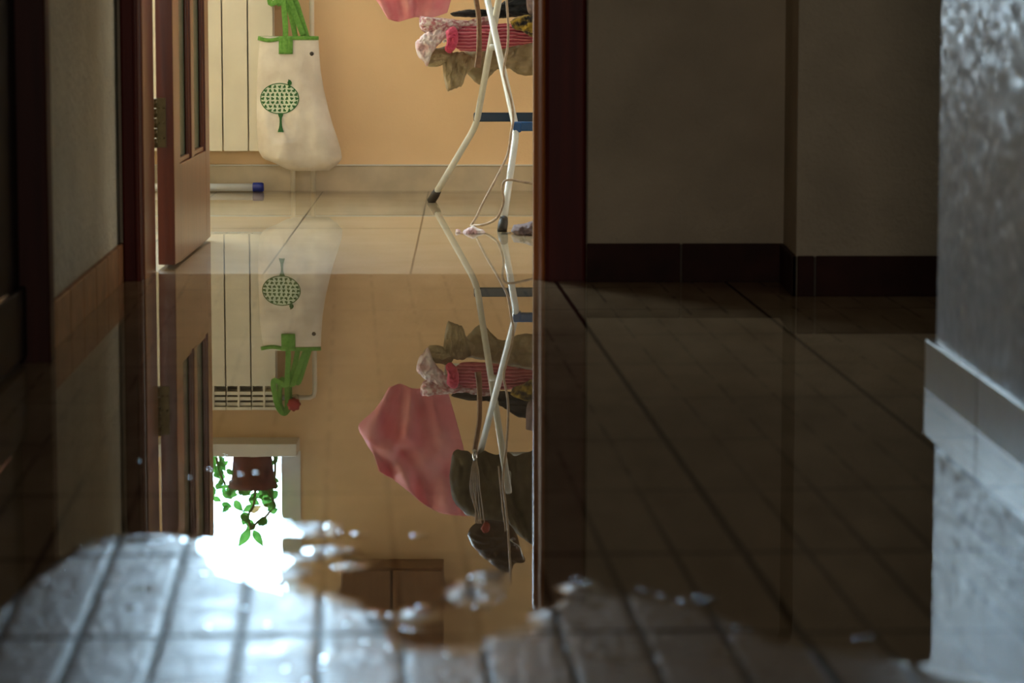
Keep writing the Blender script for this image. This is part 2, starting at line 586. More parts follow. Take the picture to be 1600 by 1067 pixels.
def grid_mesh(name, xs, ys, zf, mat, keep=None):
    X, Y = np.meshgrid(xs, ys)
    Z = zf(X, Y)
    nx, ny = len(xs), len(ys)
    co = np.stack([X, Y, Z], -1).reshape(-1, 3)
    i, j = np.meshgrid(np.arange(nx - 1), np.arange(ny - 1))
    a = (j * nx + i).ravel()
    f = np.stack([a, a + 1, a + nx + 1, a + nx], -1)
    if keep is not None:
        K = keep(X, Y).ravel()
        f = f[K[f].any(axis=1)]
        used = np.zeros(len(co), bool); used[f.ravel()] = True
        idx = np.cumsum(used) - 1
        co = co[used]; f = idx[f]
    me = bpy.data.meshes.new(name)
    me.vertices.add(len(co)); me.vertices.foreach_set('co', co.ravel())
    me.loops.add(f.size); me.loops.foreach_set('vertex_index', f.ravel())
    me.polygons.add(len(f)); me.polygons.foreach_set('loop_start', np.arange(0, f.size, 4))
    me.polygons.foreach_set('use_smooth', [True] * len(f))
    me.update(); me.validate()
    me.materials.append(mat)
    o = bpy.data.objects.new(name, me); col.objects.link(o)
    return o


xs = np.concatenate([np.arange(-.95, .80, .0042), [.85, 1.2, 1.6, 2.3]])
ys = np.concatenate([[-1.2, 0, 1, 2.0, 2.4], np.arange(2.75, 4.3, .0052), np.arange(4.4, 7.0, .2), [7.07]])
floor = grid_mesh('floor', xs, ys, floor_height, M_HALLFLOOR)
floor['kind'] = 'structure'
at = floor.data.attributes.new('level', 'FLOAT', 'POINT')
fc = np.zeros(len(floor.data.vertices) * 3); floor.data.vertices.foreach_get('co', fc); fc = fc.reshape(-1, 3)
jt = floor.data.attributes.new('joint', 'FLOAT', 'POINT')
uu = fc[:, 0] + SK * fc[:, 1]; vv_ = fc[:, 1] - SK * fc[:, 0]
dj = np.minimum(np.abs(((uu - .467) / .083 + .5) % 1 - .5) * .083, np.abs(((vv_ - 3.12) / .4525 + .5) % 1 - .5) * .4525 * .45)
jt.data.foreach_set('value', np.exp(-(dj / .0075) ** 4).astype(np.float32))
at.data.foreach_set('value', floor_height(fc[:, 0], fc[:, 1], False).astype(np.float32))
bm = bmesh.new(); add_box(bm, -2.6, 2.5, 7.07, 10.1, -.06, -.0030)
struct('floor_room', bm, M_ROOMFLOOR)


def water_height(X, Y):
    dep = -floor_height(X, Y)
    return 0.0007 * np.exp(-np.clip(dep, 0, 1) / 0.0005) * (Y < 4.3)


def water_keep(X, Y):
    return (floor_height(X, Y, False) < 0.0004) & (Y > 2.7) & (X > -.874) & ~((X > .74) & (Y < 4.95)) & ~((X > .62) & (Y > 6.6))


xw = xs[xs > -.88]
yw = np.concatenate([np.arange(2.75, 4.3, .0052), np.arange(4.4, 7.0, .2), [7.07]])
water = grid_mesh('water_puddle', xw, yw, water_height, M_WATER, water_keep)
tag(water, 'still sheet of flood water covering the tiled floor', 'water', kind='stuff')
# the same sheet reaches through the doorway to the far wall
bm = bmesh.new()
for x0, x1, y0, y1 in ((-.90, .06, 7.07, 7.13), (-2.5, 2.45, 7.13, 9.866)):
    v = [bm.verts.new(p) for p in ((x0, y0, 0), (x1, y0, 0), (x1, y1, 0), (x0, y1, 0))]
    bm.faces.new(v)
o = obj('room_water', bm, M_WATER, water, smooth=False)

# ------------------------------------------------------------------ room shell
H = 2.6


def wall_with_hole(bm, axis, c0, c1, a0, a1, z0, z1, ha0, ha1, hz0, hz1):
    """box wall with one opening; axis 'x' runs along X (c = Y range)"""
    def bx(p, q, r, s):
        if q - p < 1e-6 or s - r < 1e-6: return
        if axis == 'x': add_box(bm, p, q, c0, c1, r, s)
        else: add_box(bm, c0, c1, p, q, r, s)
    bx(a0, ha0, z0, z1); bx(ha1, a1, z0, z1); bx(ha0, ha1, z0, hz0); bx(ha0, ha1, hz1, z1)


WX0, WX1, WZ0, WZ1 = -1.125, -.715, .845, 2.15
bm = bmesh.new()
wall_with_hole(bm, 'x', 9.88, 10.10, -1.20, 2.6, -.06, H, WX0, WX1, WZ0, WZ1)
wall_with_hole(bm, 'x', 9.88, 10.10, -2.7, -1.20, -.06, H, -2.30, -1.30, WZ0, WZ1)
struct('wall_back', bm, M_ROOMWALL)
bm = bmesh.new(); add_box(bm, -2.7, -2.5, 7.1, 9.88, -.06, H)
struct('wall_room_left', bm, M_ROOMWALL)
bm = bmesh.new(); wall_with_hole(bm, 'y', 2.45, 2.6, 7.1, 9.88, -.06, H, 7.95, 8.95, .9, 2.15)
struct('wall_room_right', bm, M_ROOMWALL)

# wall with the doorway between hall and room
DX0, DX1 = -.83, .048
bm = bmesh.new()
add_box(bm, -2.7, DX0 - .012, 6.935, 7.13, -.06, H)
add_box(bm, DX1 + .012, 2.6, 6.935, 7.13, -.06, H)
add_box(bm, DX0 - .012, DX1 + .012, 6.935, 7.13, 2.05, H)
struct('wall_door', bm, M_HALLWALL)
# left wall of the hall, meeting the door wall; it has its own doorway nearer by
LX = lambda Y: -.8746 + (6.916 - Y) * .0256          # foot of the left skirting
bm = bmesh.new()
add_prism(bm, [(LX(6.935) - .012, 6.935), (LX(5.46) - .012, 5.46), (LX(5.46) - .15, 5.46), (LX(6.935) - .15, 6.935)], -.06, H)
add_prism(bm, [(LX(4.4) - .012, 4.4), (LX(4.4) - .012, -1.2), (LX(4.4) - .15, -1.2), (LX(4.4) - .15, 4.4)], -.06, H)
add_prism(bm, [(LX(5.46) - .012, 5.46), (LX(4.4) - .012, 4.4), (LX(4.4) - .15, 4.4), (LX(5.46) - .15, 5.46)], 2.05, H)
struct('wall_left', bm, M_LEFTWALL)
# right end wall of the hall: a flat part and a part that stands forward
bm = bmesh.new(); add_box(bm, .17, .612, 6.885, 6.94, -.06, H)
struct('wall_far_right', bm, M_HALLWALL)
bm = bmesh.new(); add_box(bm, .610, 2.3, 6.57, 6.94, -.06, H)
struct('wall_step', bm, M_HALLWALL)
bm = bmesh.new(); add_box(bm, 2.2, 2.35, 4.9, 6.6, -.06, H)
struct('wall_side_end', bm, M_HALLWALL)
# near right wall
bm = bmesh.new()
add_prism(bm, [(.7065, 5.04), (.722, 4.3), (.735, -1.2), (2.3, -1.2), (2.3, 5.04)], -.06, H)
wr = struct('wall_right', bm, M_RIGHTWALL)
WRX = lambda Y: np.interp(Y, [-1.2, 4.3, 5.04], [.735, .722, .7065])
gy = np.arange(2.6, 5.0401, .0055); gz = np.arange(.0, 1.15, .0045)
GY, GZ = np.meshgrid(gy, gz)
relief = vnoise(GY, GZ * 1.3, 30, 31) * .0023 + vnoise(GY, GZ * 1.2, 64, 32) * .0017 + vnoise(GY, GZ, 14, 33) * .002
edge = np.clip((5.04 - GY) / .01, 0, 1) * np.clip((1.14 - GZ) / .02, 0, 1)
GX = WRX(GY) - .006 - relief * edge
co = np.stack([GX, GY, GZ], -1).reshape(-1, 3)
i, j = np.meshgrid(np.arange(len(gy) - 1), np.arange(len(gz) - 1)); a = (j * len(gy) + i).ravel()
fq = np.stack([a, a + 1, a + len(gy) + 1, a + len(gy)], -1)
me = bpy.data.meshes.new('plaster_relief'); me.from_pydata(co.tolist(), [], fq.tolist()); me.materials.append(M_RIGHTWALL)
me.polygons.foreach_set('use_smooth', [True] * len(me.polygons))
o = bpy.data.objects.new('plaster_relief', me); col.objects.link(o); o.parent = wr
bm = bmesh.new(); add_box(bm, -1.1, 2.3, -1.35, -1.2, -.06, H)
struct('wall_rear', bm, M_HALLWALL)
bm = bmesh.new(); add_box(bm, -2.7, 2.6, -1.35, 10.1, H, H + .1)
struct('ceiling', bm, M_CEIL)


# ------------------------------------------------------------------ tiled skirtings
def skirting(name, mat, a, b, h, thick, tile, start=0.0, label=None, end=True, bev=.0022):
    """row of skirting tiles from a to b (plan points along the wall face foot), standing off to the left of a->b"""
    a = Vector((a[0], a[1], 0)); b = Vector((b[0], b[1], 0))
    d = (b - a); L = d.length; d.normalize()
    n = Vector((-d.y, d.x, 0))
    bm = bmesh.new()
    s = -start
    while s < L:
        s0 = max(s + .0022, 0); s1 = min(s + tile - .0022, L)
        if s1 - s0 > .004:
            p = a + d * s0; q = a + d * s1
            add_prism(bm, [(p.x, p.y), (q.x, q.y), ((q + n * thick).x, (q + n * thick).y), ((p + n * thick).x, (p + n * thick).y)], -.01, h)
        s += tile
    o = struct(name, bm, mat, label, mods=(('bevel', bev, 3),))
    bm = bmesh.new()
    p = a; q = b; m = n * (abs(thick) - .002) * (1 if thick > 0 else -1)
    add_prism(bm, [(p.x, p.y), (q.x, q.y), ((q + m).x, (q + m).y), ((p + m).x, (p + m).y)], -.01, h - .002)
    obj('grout', bm, M_GROUT, o, smooth=False)
    return o


SH = .080
skirting('baseboard_left', M_SKIRT_HALL, (LX(5.46) - .012, 5.46), (LX(6.93) - .012, 6.93), SH + .002, -.012, .2262, .04)
skirting('baseboard_back', M_SKIRT_ROOM, (2.44, 9.88), (-2.5, 9.88), SH, -.014 * -1, 5.2, .1, bev=.003)
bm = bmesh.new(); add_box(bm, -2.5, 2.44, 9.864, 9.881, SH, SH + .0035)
obj('top_edge_highlight', bm, M_FRAME_WHITE, bpy.data.objects['baseboard_back'], smooth=False)  # pale strip painted in for the light along the skirting's top
skirting('baseboard_far_right', M_SKIRT_DARK, (.61, 6.885), (.168, 6.885), SH + .004, .010, .33, .1)
skirting('baseboard_step', M_SKIRT_DARK, (2.2, 6.57), (.612, 6.57), SH + .004, .010, .33, .1)
skirting('baseboard_step_side', M_SKIRT_DARK, (.611, 6.57), (.611, 6.875), SH + .004, .010, .33, .1)
# right wall: foot of the tiles stands well proud of the plaster
bm = bmesh.new()
rl = [(.682, 5.062), (.7065, 4.615), (.7085, 4.61), (.724, 4.1), (.7255, 4.09), (.735, 3.6), (.736, 2.0)]
segs = [((.6855, 5.064), (.7010, 4.60)), ((.7012, 4.597), (.7150, 4.14)), ((.7152, 4.137), (.722, 3.68)), ((.7222, 3.677), (.7225, 3.2)), ((.7225, 3.197), (.7225, 2.7))]
for (ax, ay), (bx_, by) in segs:
    add_prism(bm, [(ax, ay), (bx_, by), (bx_ + .05, by), (ax + .05, ay)], -.01, SH)
o = struct('baseboard_right', bm, M_SKIRT_RIGHT, mods=(('bevel', .003, 3),))
bm = bmesh.new(); add_box(bm, .73, 2.2, 5.04, 5.06, -.01, SH - .001)
obj('end_tile', bm, M_SKIRT_RIGHT, o, smooth=False, mods=(('bevel', .003, 3),))


# ------------------------------------------------------------------ door frame (trim) and door leaf
def rounded(x0, x1, y0, y1, r, n=6):
    """plan rectangle whose two front (low y) corners are rounded"""
    pts = [(x0, y1)]
    for k in range(n + 1):
        a = PI + (PI / 2) * k / n
        pts.append((x0 + r + r * math.cos(a), y0 + r + r * math.sin(a)))
    for k in range(n + 1):
        a = 1.5 * PI + (PI / 2) * k / n
        pts.append((x1 - r + r * math.cos(a), y0 + r + r * math.sin(a)))
    pts.append((x1, y1))
    return pts


fr = bpy.data.objects.new('trim_1', None); col.objects.link(fr); fr['kind'] = 'structure'
fr['label'] = 'red-brown wooden frame round the open doorway'
fr.location = (-.39, 6.93, 0)
bm = bmesh.new()
add_prism(bm, rounded(DX1, .078, 6.920, 7.135, .012), -.01, 2.04)
obj('jamb', bm, M_JAMB_LIT, fr, smooth=False, mods=())['label'] = 'right jamb with rounded lip'
bm = bmesh.new(); add_prism(bm, rounded(.0745, .167, 6.894, 6.937, .010), -.01, 2.12)
obj('architrave', bm, M_WOOD_DARK, fr, smooth=False)
bm = bmesh.new(); add_prism(bm, rounded(DX0 - .030, DX0, 6.925, 7.135, .006), -.01, 2.04)
obj('jamb', bm, M_WOOD, fr, smooth=False)
bm = bmesh.new(); add_prism(bm, rounded(-.8755, DX0 - .006, 6.890, 6.937, .006), -.01, 2.12)
add_prism(bm, rounded(-.848, DX0 - .010, 6.884, 6.90, .005), -.01, 2.12)
obj('architrave', bm, M_WOOD_DARK, fr, smooth=False)
bm = bmesh.new(); add_box(bm, -.8755, .167, 6.894, 6.937, 2.04, 2.13)
obj('head_architrave', bm, M_WOOD_DARK, fr, smooth=False)
bm = bmesh.new(); add_box(bm, DX0, DX1, 6.93, 7.135, 2.02, 2.05)
obj('head_jamb', bm, M_WOOD, fr, smooth=False)

# leaf, swung open into the room: along Y from the hinge
LY0, LY1, LX0, LX1 = 7.20, 8.00, -.8325, -.792
d1 = bpy.data.objects.new('door_1', None); col.objects.link(d1); d1['kind'] = 'structure'
d1['label'] = 'red-brown glazed door standing open into the lit room'
d1.location = (LX0, LY0, 0)
ang = (-.787 + .792) / .8


def leaf_box(bm, y0, y1, z0, z1, x0=LX0, x1=LX1):
    s0 = (y0 - LY0) * ang; s1 = (y1 - LY0) * ang
    add_prism(bm, [(x0 + s0, y0), (x1 + s0, y0), (x1 + s1, y1), (x0 + s1, y1)], z0, z1)


bm = bmesh.new()
leaf_box(bm, LY0, 7.325, .006, 2.0)
leaf_box(bm, 7.325, 7.905, .006, .236)
leaf_box(bm, 7.325, 7.905, 1.86, 2.0)
leaf_box(bm, 7.58, 7.645, .236, 1.86)
leaf_box(bm, 7.905, LY1, .006, 2.0)
bmesh.ops.remove_doubles(bm, verts=bm.verts, dist=1e-5)
obj('door_leaf', bm, M_WOOD, d1, smooth=False, mods=(('bevel', .0025, 2),))
for y0, y1 in ((7.325, 7.58), (7.645, 7.905)):
    bm = bmesh.new(); leaf_box(bm, y0 - .004, y1 + .004, .23, 1.87, -.816, -.808)
    g = obj('glass_panel', bm, M_GLASS_FROST, d1, smooth=False); g['label'] = 'narrow frosted pane'
    bm = bmesh.new()
    for (a, b, c, e) in ((y0, y0 + .012, .236, 1.86), (y1 - .012, y1, .236, 1.86), (y0, y1, .236, .248), (y0, y1, 1.848, 1.86)):
        leaf_box(bm, a, b, c, e, -.807, -.797)
    obj('glazing_bead', bm, M_WOOD, g, smooth=False, mods=(('bevel', .003, 2),))
for zc in (.34, 1.7):
    bm = bmesh.new()
    add_box(bm, -.8315, -.8095, 7.1965, 7.199, zc - .058, zc + .058)
    h = obj('hinge', bm, M_BRASS, d1, smooth=False); h['label'] = 'tarnished hinge plate'
    bm = bmesh.new()
    for k in range(5):
        z0 = zc - .058 + k * .0232
        add_lathe(bm, [(.0058, z0 + .0008), (.0058, z0 + .0222)], (-.8335, 7.178, 0), 14)
    obj('knuckle', bm, M_BRASS, h)
    bm = bmesh.new()
    for sx in (-.826, -.815):
        for dz in (-.035, 0, .035):
            add_lathe(bm, [(.0028, 7.1950), (.0028, 7.1966)], (sx, 0, zc + dz), 10, 'y')
    obj('screw', bm, M_BRASS, h)

# dark doorway in the left hall wall, nearer the camera
d2 = bpy.data.objects.new('door_2', None); col.objects.link(d2); d2['kind'] = 'structure'
d2['label'] = 'almost black wooden door closed in the left wall'
d2.location = (-.84, 4.9, 0)
bm = bmesh.new()
add_prism(bm, [(LX(5.52) - .07, 5.50), (LX(5.50) + .016, 5.495), (LX(5.40) + .018, 5.41), (LX(5.40) - .07, 5.40)], -.01, 2.12)
add_prism(bm, [(LX(4.48) - .01, 4.47), (LX(4.48) + .016, 4.465), (LX(4.38) + .018, 4.38), (LX(4.38) - .01, 4.37)], -.01, 2.12)
add_prism(bm, [(LX(5.5) - .01, 5.5), (LX(5.5) + .014, 5.5), (LX(4.38) + .014, 4.38), (LX(4.38) - .01, 4.38)], 2.04, 2.12)
obj('architrave', bm, M_WOOD_MATT, d2, smooth=False, mods=(('bevel', .006, 3),))
bm = bmesh.new()
add_prism(bm, [(LX(5.40) - .05, 5.42), (LX(5.40) - .035, 5.42), (LX(4.47) - .035, 4.45), (LX(4.47) - .05, 4.45)], .004, 2.04)
obj('door_leaf', bm, M_WOOD_BLACK, d2, smooth=False)
bm = bmesh.new()
add_prism(bm, [(LX(5.40) - .034, 5.40), (LX(5.40) - .022, 5.40), (LX(4.47) - .022, 4.47), (LX(4.47) - .034, 4.47)], .01, .135)
obj('kick_board', bm, M_WOOD_BLACK, d2, smooth=False, mods=(('bevel', .004, 3),))
bm = bmesh.new()
add_prism(bm, [(LX(5.40) - .034, 5.20), (LX(5.40) - .020, 5.20), (LX(4.47) - .020, 4.47), (LX(4.47) - .034, 4.47)], .135, .143)
obj('glint_strip', bm, M_CHROME, d2, smooth=False, mods=(('bevel', .002, 3),))  # bright strip added to stand for the glint on a skirting top

# ------------------------------------------------------------------ windows
w1 = bpy.data.objects.new('window_1', None); col.objects.link(w1); w1['kind'] = 'structure'
w1['label'] = 'bright white-framed window, seen mirrored in the water'
w1.location = (-.92, 9.9, .845)
bm = bmesh.new()
FR = .062
wall_with_hole(bm, 'x', 9.872, 9.925, WX0 - .001, WX1 + .028, WZ0, WZ1 + .02, WX0 + FR, WX1 - .035, WZ0 + .012, WZ1 - FR)
obj('window_frame', bm, M_FRAME_WHITE, w1, smooth=False, mods=(('bevel', .003, 2),))
bm = bmesh.new(); add_box(bm, WX0 + FR - .003, WX1 - .032, 9.898, 9.902, WZ0 + .01, WZ1 - FR + .003)
obj('pane', bm, M_PANE, w1, smooth=False)
bm = bmesh.new(); add_box(bm, WX0 - .03, -.690, 9.735, 9.925, .803, .845)
o = obj('window_sill', bm, M_FRAME_WHITE, w1, smooth=False, mods=(('bevel', .004, 3),))
w3 = bpy.data.objects.new('window_3', None); col.objects.link(w3); w3['kind'] = 'structure'
w3.location = (-1.8, 9.9, .845)
bm = bmesh.new(); wall_with_hole(bm, 'x', 9.872, 9.925, -2.33, -1.27, WZ0, WZ1 + .02, -2.24, -1.36, WZ0 + .05, WZ1 - FR)
add_box(bm, -1.825, -1.775, 9.88, 9.92, WZ0 + .05, WZ1 - FR)
obj('window_frame', bm, M_FRAME_WHITE, w3, smooth=False)
bm = bmesh.new(); add_box(bm, -2.245, -1.355, 9.898, 9.902, WZ0 + .04, WZ1 - FR + .01)
obj('pane', bm, M_PANE, w3, smooth=False)
w2 = bpy.data.objects.new('unseen_window_2', None); col.objects.link(w2); w2['kind'] = 'structure'  # unseen window, added to go with the side fill light
w2.location = (2.5, 8.45, .9)
bm = bmesh.new(); wall_with_hole(bm, 'y', 2.48, 2.53, 7.95, 8.95, .9, 2.15, 8.01, 8.89, .96, 2.09)
add_box(bm, 2.485, 2.525, 8.43, 8.47, .96, 2.09)
obj('window_frame', bm, M_FRAME_WHITE, w2, smooth=False)
bm = bmesh.new(); add_box(bm, 2.503, 2.507, 8.0, 8.9, .95, 2.1)
obj('pane', bm, M_PANE, w2, smooth=False)

# ------------------------------------------------------------------ radiator
ZB = W(380, 236, 9.78).z
rad = thing('radiator', 'cream sectional radiator on the apricot wall, tote bag hanging at its right end', 'radiator', (-1.1, 9.80, ZB))
RX1 = W(428.5, 200, 9.78).x; SW = .0815
for k in range(8):
    x1 = RX1 - k * SW; x0 = x1 - SW
    bm = bmesh.new()
    add_box(bm, x0 + .0022, x1 - .0022, 9.775, 9.784, ZB, .622)
    add_box(bm, (x0 + x1) / 2 - .004, (x0 + x1) / 2 + .004, 9.784, 9.865, ZB, .690)
    add_box(bm, x0 + .0022, x1 - .0022, 9.850, 9.858, ZB, .68)
    add_box(bm, x0 + .0018, x0 + .0040, 9.784, 9.85, ZB, .690)
    for z in (.640, .658, .676):
        add_box(bm, x0 + .002, x1 - .002, 9.779 + (z - .64) * .2, 9.84, z, z + .011)
    add_box(bm, (x0 + x1) / 2 - .003, (x0 + x1) / 2 + .003, 9.776, 9.784, .622, .69)
    add_box(bm, x0 + .001, x1 - .001, 9.778, 9.862, .690, .700)
    obj('radiator_section', bm, M_WHITE_ENAMEL, rad, smooth=False, mods=(('bevel', .0030, 2),))
pz = .668
for nm, px, top in (('return_pipe', 457.5, None), ('supply_pipe', 489, pz)):
    bm = bmesh.new()
    x = (px - 800) / F * 9.84
    if top:
        add_tube(bm, [(x, 9.84, -.005), (x, 9.84, pz - .02), (x - .004, 9.84, pz - .006), (x - .018, 9.84, pz), (RX1 + .03, 9.84, pz)], .0078, 16)
    else:
        add_tube(bm, [(x, 9.84, -.005), (x, 9.84, ZB + .005), (x - .004, 9.84, ZB + .024), (x - .02, 9.84, ZB + .03), (RX1 - .004, 9.84, ZB + .03)], .0078, 16)
    obj(nm, bm, M_WHITE_ENAMEL, rad)
bm = bmesh.new()
add_lathe(bm, [(.008, -.006), (.010, 0), (.010, .05), (.012, .052), (.012, .062), (.009, .064)], (RX1 + .004, 9.84, pz), 18, 'x')
add_lathe(bm, [(.009, -.055), (.012, -.05), (.012, .0), (.010, .004)], (RX1 + .056, 9.84, pz), 18, 'y')
v_ = obj('valve', bm, M_CHROME, rad)
bm = bmesh.new()
for k in range(1):
    prof = []
    add_lathe(bm, [(.012, -.088), (.020, -.086), (.020, -.056), (.012, -.052)], (RX1 + .056, 9.84, pz + .012), 26, 'y')
for v in bm.verts:
    a = math.atan2(v.co.z - pz - .012, v.co.x - RX1 - .056)
    f = 1 + .12 * math.cos(8 * a)
    v.co.x = RX1 + .056 + (v.co.x - RX1 - .056) * f; v.co.z = pz + .012 + (v.co.z - pz - .012) * f
o = obj('valve_knob', bm, M_RED, v_); o['label'] = 'red handwheel'

# ------------------------------------------------------------------ tote bag
BY = 9.70
rows = [(57, 403.5, 497.5), (66, 406, 498), (84, 404, 499), (110, 402, 501), (140, 401.5, 506), (170, 401, 513), (195, 401, 520),
        (215, 402, 527), (236, 404, 533), (248, 411, 534.5), (256, 432, 528), (262, 442, 520), (267, 458, 514)]
RP = np.array([r[0] for r in rows]); RL = np.array([r[1] for r in rows]); RR = np.array([r[2] for r in rows])


def bag_point(px, py, off=0.0, side=-1):
    l = np.interp(py, RP, RL); r = np.interp(py, RP, RR)
    u = min(max((px - l) / (r - l), 0), 1)
    vv = (py - 57) / 210
    T = .010 + .045 * min(1, vv * 1.25) * math.sqrt(max(0.0, 1 - max(0, (vv - .86) / .14) ** 2 * .96))
    prof = math.sqrt(max(0.0, 1 - abs(2 * u - 1) ** 2.6))
    q = Vector((px * .022, py * .013, 1.7))
    n = (1 - 2 * abs(mnoise.noise(q))) * .6 + (1 - 2 * abs(mnoise.noise(q * 2.4))) * .25
    # long diagonal creases towards the bottom corner
    n += .55 * math.sin((px - 400) * .055 - (py - 60) * .035) * vv
    y = BY + side * T * prof
    if side < 0: y -= .016 * n * prof * min(1, .25 + vv)
    y -= off
    return W(px, py, y)


bagth = thing('tote_bag', 'off-white canvas tote bag with green tree print hanging from the radiator valve', 'bag', (-.68, BY, .06))
bm = bmesh.new()
for side in (-1, 1):
    g = []
    for i in range(61):
        py = 57 + 210 * i / 60
        l = np.interp(py, RP, RL); r = np.interp(py, RP, RR)
        g.append([bm.verts.new(bag_point(l + (r - l) * (.5 - .5 * math.cos(PI * j / 48)), py, 0, side)) for j in range(49)])
    for i in range(60):
        for j in range(48):
            bm.faces.new((g[i][j], g[i + 1][j], g[i + 1][j + 1], g[i][j + 1]))
    if side < 0: g0 = g
for j in range(48):
    bm.faces.new((g0[-1][j], g0[-1][j + 1], g[-1][j + 1], g[-1][j]))
bmesh.ops.remove_doubles(bm, verts=bm.verts, dist=2e-5)
body = obj('bag_body', bm, M_CANVAS, bagth)
# green binding along the opening
bm = bmesh.new()
pts_f = [bag_point(403.5 + 94 * k / 24, 59.5 + (3.5 * math.sin(PI * min(1, k / 9)) if k < 9 else 0), .002) for k in range(25)]
pts_b = [bag_point(403.5 + 94 * k / 24, 59.5, -.004, 1) for k in range(25)]
add_tube(bm, pts_f, .0065, 10, .35, (0, 1, 0))
add_tube(bm, pts_b, .0065, 10, .35, (0, 1, 0))
obj('green_binding', bm, M_GREEN, bagth)


def strap(name, path, half, parent, mat, tdir=(0, 1, 0), flat=.14):
    bm = bmesh.new(); add_tube(bm, smooth_path(path, 6), half, 14, flat, tdir)
    return obj(name, bm, mat, parent)


kx = RX1 + .022
hook_front = Vector((kx - .012, 9.752, pz + .012 + .024))
strap('handle', [bag_point(446, 83, .004), bag_point(446, 66, .006), W(446, 45, 9.69), W(444.5, 22, 9.70), W(441, 0, 9.71),
                 Vector((kx - .028, 9.74, .60)), Vector((kx - .020, 9.752, .672)), Vector((kx - .004, 9.758, pz + .0365)), Vector((kx + .012, 9.765, pz + .028)),
                 Vector((kx + .014, 9.77, .60)), W(452, 0, 9.73), W(462, 26, 9.725), W(474, 56, 9.712)], .0088, bagth, M_GREEN)
strap('handle', [W(462, 60, 9.72), W(456, 30, 9.735), W(446, 0, 9.745), Vector((kx - .006, 9.765, .60)), Vector((kx - .012, 9.775, .675)), Vector((kx + .004, 9.780, pz + .035)),
                 Vector((kx + .018, 9.785, pz + .018)), Vector((kx + .022, 9.775, .58)), W(460, 0, 9.76), W(470, 26, 9.74), W(480, 58, 9.716)], .0085, bagth, M_GREEN)
# patch where the front handle is sewn on
bm = bmesh.new()
g = [[bm.verts.new(bag_point(px, py, .0045)) for px in (435.5, 440, 446, 452, 457.5)] for py in (57, 62, 68, 74, 80, 84.5)]
for i in range(5):
    for j in range(4): bm.faces.new((g[i][j], g[i + 1][j], g[i + 1][j + 1], g[i][j + 1]))
obj('handle_patch', bm, M_GREEN, bagth, mods=(('solid', .002),))
# snap button
bm = bmesh.new(); p = bag_point(487, 84, .001)
add_lathe(bm, [(.0062, -.0008), (.0066, 0), (.004, .0016), (.0022, .0012)], p, 18, 'y')
o = obj('snap_button', bm, M_RUBBER, bagth)


# printed tree on the front
def flat_poly(bm, pts, off):
    vs = [bm.verts.new(bag_point(x, y, off)) for x, y in pts]
    c = bm.verts.new(bag_point(sum(p[0] for p in pts) / len(pts), sum(p[1] for p in pts) / len(pts), off))
    for i in range(len(vs)): bm.faces.new((vs[i], vs[(i + 1) % len(vs)], c))


CX, CY, RXp, RYp = 437, 154, 29.5, 23.5
bm = bmesh.new()
prev = None
for r in range(1, 13):
    ring = [bm.verts.new(bag_point(CX + RXp * r / 12 * math.cos(a), CY + RYp * r / 12 * math.sin(a), .0006))
            for a in [2 * PI * k / 48 for k in range(48)]]
    if prev is None: bm.faces.new(ring)
    else:
        for k in range(48): bm.faces.new((prev[k], ring[k], ring[(k + 1) % 48], prev[(k + 1) % 48]))
    prev = ring
crown = obj('tree_crown_print', bm, M_PRINT_L, bagth); crown['label'] = 'pale round crown of the printed tree'
bm = bmesh.new()
N = 72
for k in range(N):
    a0, a1 = 2 * PI * k / N, 2 * PI * (k + 1) / N
    q = [bm.verts.new(bag_point(CX + (RXp + d) * math.cos(a), CY + (RYp + d) * math.sin(a), .0011)) for a, d in ((a0, -.6), (a0, .9), (a1, .9), (a1, -.6))]
    bm.faces.new(q)


def heart(cx, cy, s, rot):
    pts = []
    for k in range(14):
        t = 2 * PI * k / 14
        x = 16 * math.sin(t) ** 3; y = 13 * math.cos(t) - 5 * math.cos(2 * t) - 2 * math.cos(3 * t) - math.cos(4 * t)
        x *= s / 17; y *= -s / 17
        pts.append((cx + x * math.cos(rot) - y * math.sin(rot), cy + x * math.sin(rot) + y * math.cos(rot)))
    return pts


random.seed(4)
for j, yy in enumerate((-18.5, -12.3, -6.1, 0, 6.1, 12.3, 18.5)):
    wd = RXp * math.sqrt(1 - (yy / RYp) ** 2) - 3.2
    n = max(2, int(2 * wd / 6.9) + 1)
    for i in range(n):
        xx = -wd + 2 * wd * i / (n - 1)
        flat_poly(bm, heart(CX + xx, CY + yy, 3.0, random.uniform(-1.3, 1.3)), .0013)
obj('tree_heart_print', bm, M_PRINT_G, bagth)
bm = bmesh.new()
g = []
for y, h in ((176.5, 4.2), (180, 3.9), (184, 2.2), (188, 1.7), (192, 1.8), (196, 2.2), (200, 3.0), (204, 4.2), (206.5, 4.8)):
    g.append([bm.verts.new(bag_point(438.6 + h * k, y, .0022)) for k in (-1, -.5, 0, .5, 1)])
for i in range(len(g) - 1):
    for j in range(4): bm.faces.new((g[i][j], g[i + 1][j], g[i + 1][j + 1], g[i][j + 1]))
obj('tree_trunk_print', bm, M_PRINT_G, bagth)
bm = bmesh.new()
flat_poly(bm, [(449, 129), (450.5, 126), (450, 124), (453.5, 125), (456, 128.5), (455.5, 132), (453, 133.5), (452.8, 138), (451.6, 138), (451.6, 134), (449.5, 132)], .0022)
obj('bird_print', bm, M_PRINT_G, bagth)

